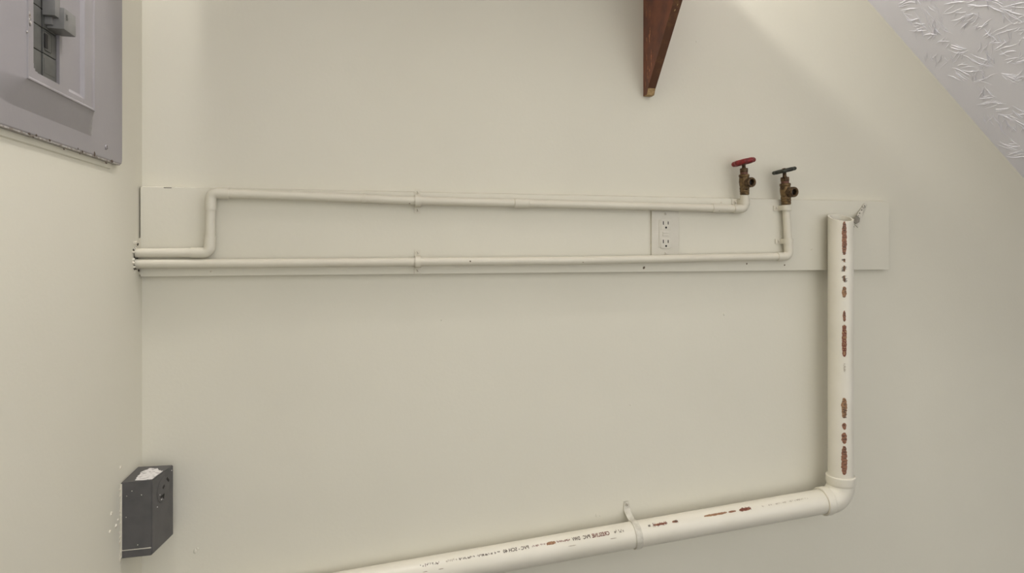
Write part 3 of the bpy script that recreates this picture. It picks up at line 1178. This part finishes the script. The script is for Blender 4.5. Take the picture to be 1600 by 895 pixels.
# breakers: a column of them, each in two halves with a toggle
face = T0 + RH - 0.0035
bh = 0.0253
z = wz0 + 0.0012
mid = wy0 + (wy1 - wy0) * 0.44
k = 0
heights = [0.033, 0.034]
while z + 0.02 < wz1:
    h = heights[k] if k < len(heights) else bh
    b_t = 'breaker'
    bm = bmesh.new()
    add_box(bm, (0.008, mid + 0.0012, z), (face, wy1 - 0.0008, z + h - 0.0012), 0.0010)
    br = obj('breaker', bm, 'breaker', panel)
    bm = bmesh.new()
    add_box(bm, (0.008, wy0 + 0.0008, z), (face - 0.001, mid - 0.0012, z + h - 0.0012), 0.0010)
    obj('breaker_end', bm, 'breaker', br)
    if k == 1:
        # switched-off toggle in its oval well
        bm = bmesh.new()
        add_box(bm, (face - 0.002, mid + 0.004, z + 0.004), (face + 0.0012, mid + 0.022, z + h - 0.004), 0.003)
        obj('toggle_frame', bm, 'breaker', br)
        bm = bmesh.new()
        add_box(bm, (face - 0.002, mid + 0.003, z + 0.007), (face + 0.0020, mid + 0.011, z + h - 0.007), 0.0015)
        obj('toggle_well', bm, 'black', br)
    elif k >= 2:
        bm = bmesh.new()
        add_box(bm, (face - 0.002, mid + 0.005, z + 0.006), (face + 0.009, mid + 0.016, z + h - 0.008), 0.0015)
        obj('toggle', bm, 'breaker_light', br)
    else:
        bm = bmesh.new()
        add_box(bm, (face - 0.001, mid + 0.004, z + 0.006), (face + 0.0005, wy1 - 0.006, z + h - 0.007), 0.0004)
        obj('plate', bm, 'breaker', br)
    z += h
    k += 1
# big tied lever standing out of the upper breakers
lz = L(85, 36, face + 0.02).z
bm = bmesh.new()
add_box(bm, (face, mid - 0.002, lz + 0.014), (face + 0.016, mid + 0.013, lz + 0.07), 0.002)
lev = obj('lever', bm, 'breaker_light', panel)
bm = bmesh.new()
add_box(bm, (face, mid + 0.010, lz), (face + 0.022, wy1 + 0.006, lz + 0.030), 0.0022)
obj('lever_tie', bm, 'breaker_light', lev)
bm = text_bm('5', 0.011, 0, 0.006)
for v in bm.verts:
    v.co = Vector((face + 0.0226, mid + 0.0135 + v.co.x, lz + 0.018 + v.co.y))
obj('numeral', bm, 'breaker', lev, smooth=False)
# screws, chips and rust on the cover
s, sb = screw(L(165, 230, T0 - 0.0004), (1, 0, 0), 0.0042, 'panel', panel)
obj('screw_slot', sb, 'rust', s)
rr = random.Random(11)
for i, (px, py, sz, asp) in enumerate([(148, 240, .0038, 1.2), (46, 209, .0035, .5), (57, 211, .0028, .8), (78, 219, .0035, .5), (122, 232, .0022, .8),
                                       (129, 237, .0028, .8), (175, 252, .006, .5), (125, 240, .0022, .5), (100, 233, .003, .4),
                                       (52, 214, .003, .4), (166, 254, .005, .4), (16, 124, .0015, 1)]):
    p = L(px, py, T0)
    blob('paint_chip', p, (1, 0, 0), sz, 0.0004, 'rust', cover, n=8, seed=500 + i, aspect=asp, rot=math.pi / 2)
for i, (px, py, sz) in enumerate([(45, 22, .004), (44, 30, .0035), (47, 36, .0035), (46, 27, .003), (42, 50, .002)]):
    p = L(px, py, T0 + RH)
    blob('paint_chip', p + Vector((0.0006, 0, 0)), (1, 0, 0), sz, 0.0008, 'panel_edge', cover, n=8, seed=540 + i)
# worn metal line along the bottom edge
bm = bmesh.new()
add_box(bm, (0.0012, PY0 + 0.004, PZ0 - 0.0010), (T0 - 0.0008, PY1 - 0.010, PZ0 + 0.0016), 0.0004)
obj('bottom_edge', bm, 'panel_edge', panel)
# old ridge of wall paint just under the cover
bm = bmesh.new()
add_prism(bm, [(0.0, PZ0 - 0.011), (0.0026, PZ0 - 0.0095), (0.0034, PZ0 - 0.0012), (0.0, PZ0 - 0.0012)], PY0, PY1 - 0.03, lambda a, b, c: Vector((a, c, b)))
obj('paint_ridge', bm, 'wall', wall_left)

# ------------------------------------------------------------------ surface receptacle box on the left wall
BX = thing('receptacle_box', 'charcoal plastic surface-mounted receptacle box low in the corner with flaked white paint on top', 'receptacle',
           (0, -0.07, 0.5665))
foot = [(0.0, -0.112), (0.0535, -0.111), (0.0665, -0.027), (0.0, -0.023)]
bz_b, bz_s, bz_t = 0.5665, 0.5815, 0.7085
bm = bmesh.new()
add_prism(bm, [(a, b) for a, b in foot], bz_b, bz_t, lambda a, b, c: Vector((a, b, c)))
bmesh.ops.bevel(bm, geom=[e for e in bm.edges], offset=0.0016, segments=2, affect='EDGES')
body = obj('body', bm, 'box', BX)
bm = bmesh.new()
add_prism(bm, [(0.0002, -0.1132), (0.0530, -0.1124), (0.0530, -0.1080), (0.0002, -0.1080)], bz_b + 0.0003, bz_s, lambda a, b, c: Vector((a, b, c)))
bmesh.ops.bevel(bm, geom=[e for e in bm.edges], offset=0.0012, segments=1, affect='EDGES')
obj('base', bm, 'box', BX)
# worn pale seam and painted rim against the wall
bm = bmesh.new()
add_box(bm, (0.001, -0.1129, bz_s - 0.0005), (0.052, -0.1105, bz_s + 0.0005))
obj('seam', bm, 'plate', BX, smooth=False)
# flaked white paint on the top
bm = bmesh.new()
rr = random.Random(8)
poly = [(0.023, -0.106), (0.051, -0.104), (0.0590, -0.062), (0.050, -0.058), (0.042, -0.044), (0.026, -0.040), (0.018, -0.062), (0.020, -0.085)]
pp = []
for i in range(len(poly)):
    a, b = Vector(poly[i]), Vector(poly[(i + 1) % len(poly)])
    for f in (0, 0.25, 0.5, 0.75):
        q = a + (b - a) * f
        pp.append((q.x + rr.uniform(-.0016, .0016), q.y + rr.uniform(-.002, .002)))
add_prism(bm, pp, bz_t - 0.0002, bz_t + 0.0006, lambda a, b, c: Vector((a, b, c)))
obj('paint_flakes', bm, 'white_chip', body, smooth=False)
# slots in the face that looks to the right
fa, fb = Vector((0.0535, -0.111, 0)), Vector((0.0665, -0.027, 0))
fd = (fb - fa).normalized()
fn = Vector((fd.y, -fd.x, 0))


def on_face(f, z):
    p = fa + (fb - fa) * f
    p.z = z
    return p


def slot(f, z, w, h, rot, mat='black', proud=0.0006):
    m = Matrix.Translation(on_face(f, z)) @ Matrix((fd, Vector((0, 0, 1)), fn)).transposed().to_4x4() @ Matrix.Rotation(rot, 4, 'Z')
    bm = bmesh.new()
    add_box(bm, (-w / 2, -h / 2, -0.004), (w / 2, h / 2, proud), 0, m)
    return obj('slot', bm, mat, body, smooth=False)


m = Matrix.Translation(on_face(0.50, 0.6750)) @ frame(fn).to_4x4()
bm = bmesh.new()
add_lathe(bm, [(0, 0), (0.0240, 0), (0.0240, 0.0006), (0.0225, 0.0010), (0, 0.0010)], m, 28)
obj('socket_disc', bm, 'box', body, angle=20)
slot(0.44, 0.6640, 0.0150, 0.0040, 0.0, proud=0.0014)
slot(0.49, 0.6610, 0.0042, 0.0090, 0.0, proud=0.0014)
slot(0.50, 0.6800, 0.0070, 0.0048, 0.5, proud=0.0014)
slot(0.70, 0.6880, 0.0120, 0.0042, -0.8, proud=0.0014)
for i, (f, z_) in enumerate([(0.40, 0.6585), (0.47, 0.6575), (0.33, 0.6700), (0.22, 0.6500), (0.9, 0.7000)]):
    blob('paint_fleck', on_face(f, z_) + fn * 0.0004, fn, 0.0022 if i < 3 else 0.0014, 0.0008, 'white_chip', body, seed=600 + i, n=7)
for i, (px, py) in enumerate([(198, 775), (221, 773), (197, 808), (215, 851), (206, 767)]):
    blob('paint_fleck', P(px, py, 0.1118), (0, -1, 0), 0.0011, 0.0004, 'strap', body, seed=620 + i, n=7)
# ragged paint line where the wall paint meets the box
for i in range(26):
    z_ = bz_b - 0.004 + (bz_t - bz_b) * (rr.random() ** 1.4)
    blob('paint_fleck', (0.0004, -0.1135 - rr.random() * 0.003, z_), (1, -0.3, 0), rr.uniform(.0012, .0032), rr.uniform(.0006, .002),
         'plaster', BX, seed=640 + i, n=7, aspect=0.6, rot=0)
bm = bmesh.new()
add_box(bm, (0.0, -0.1140, bz_b + 0.002), (0.0030, -0.1108, bz_t - 0.002), 0.0006)
obj('paint_rim', bm, 'paint', BX)
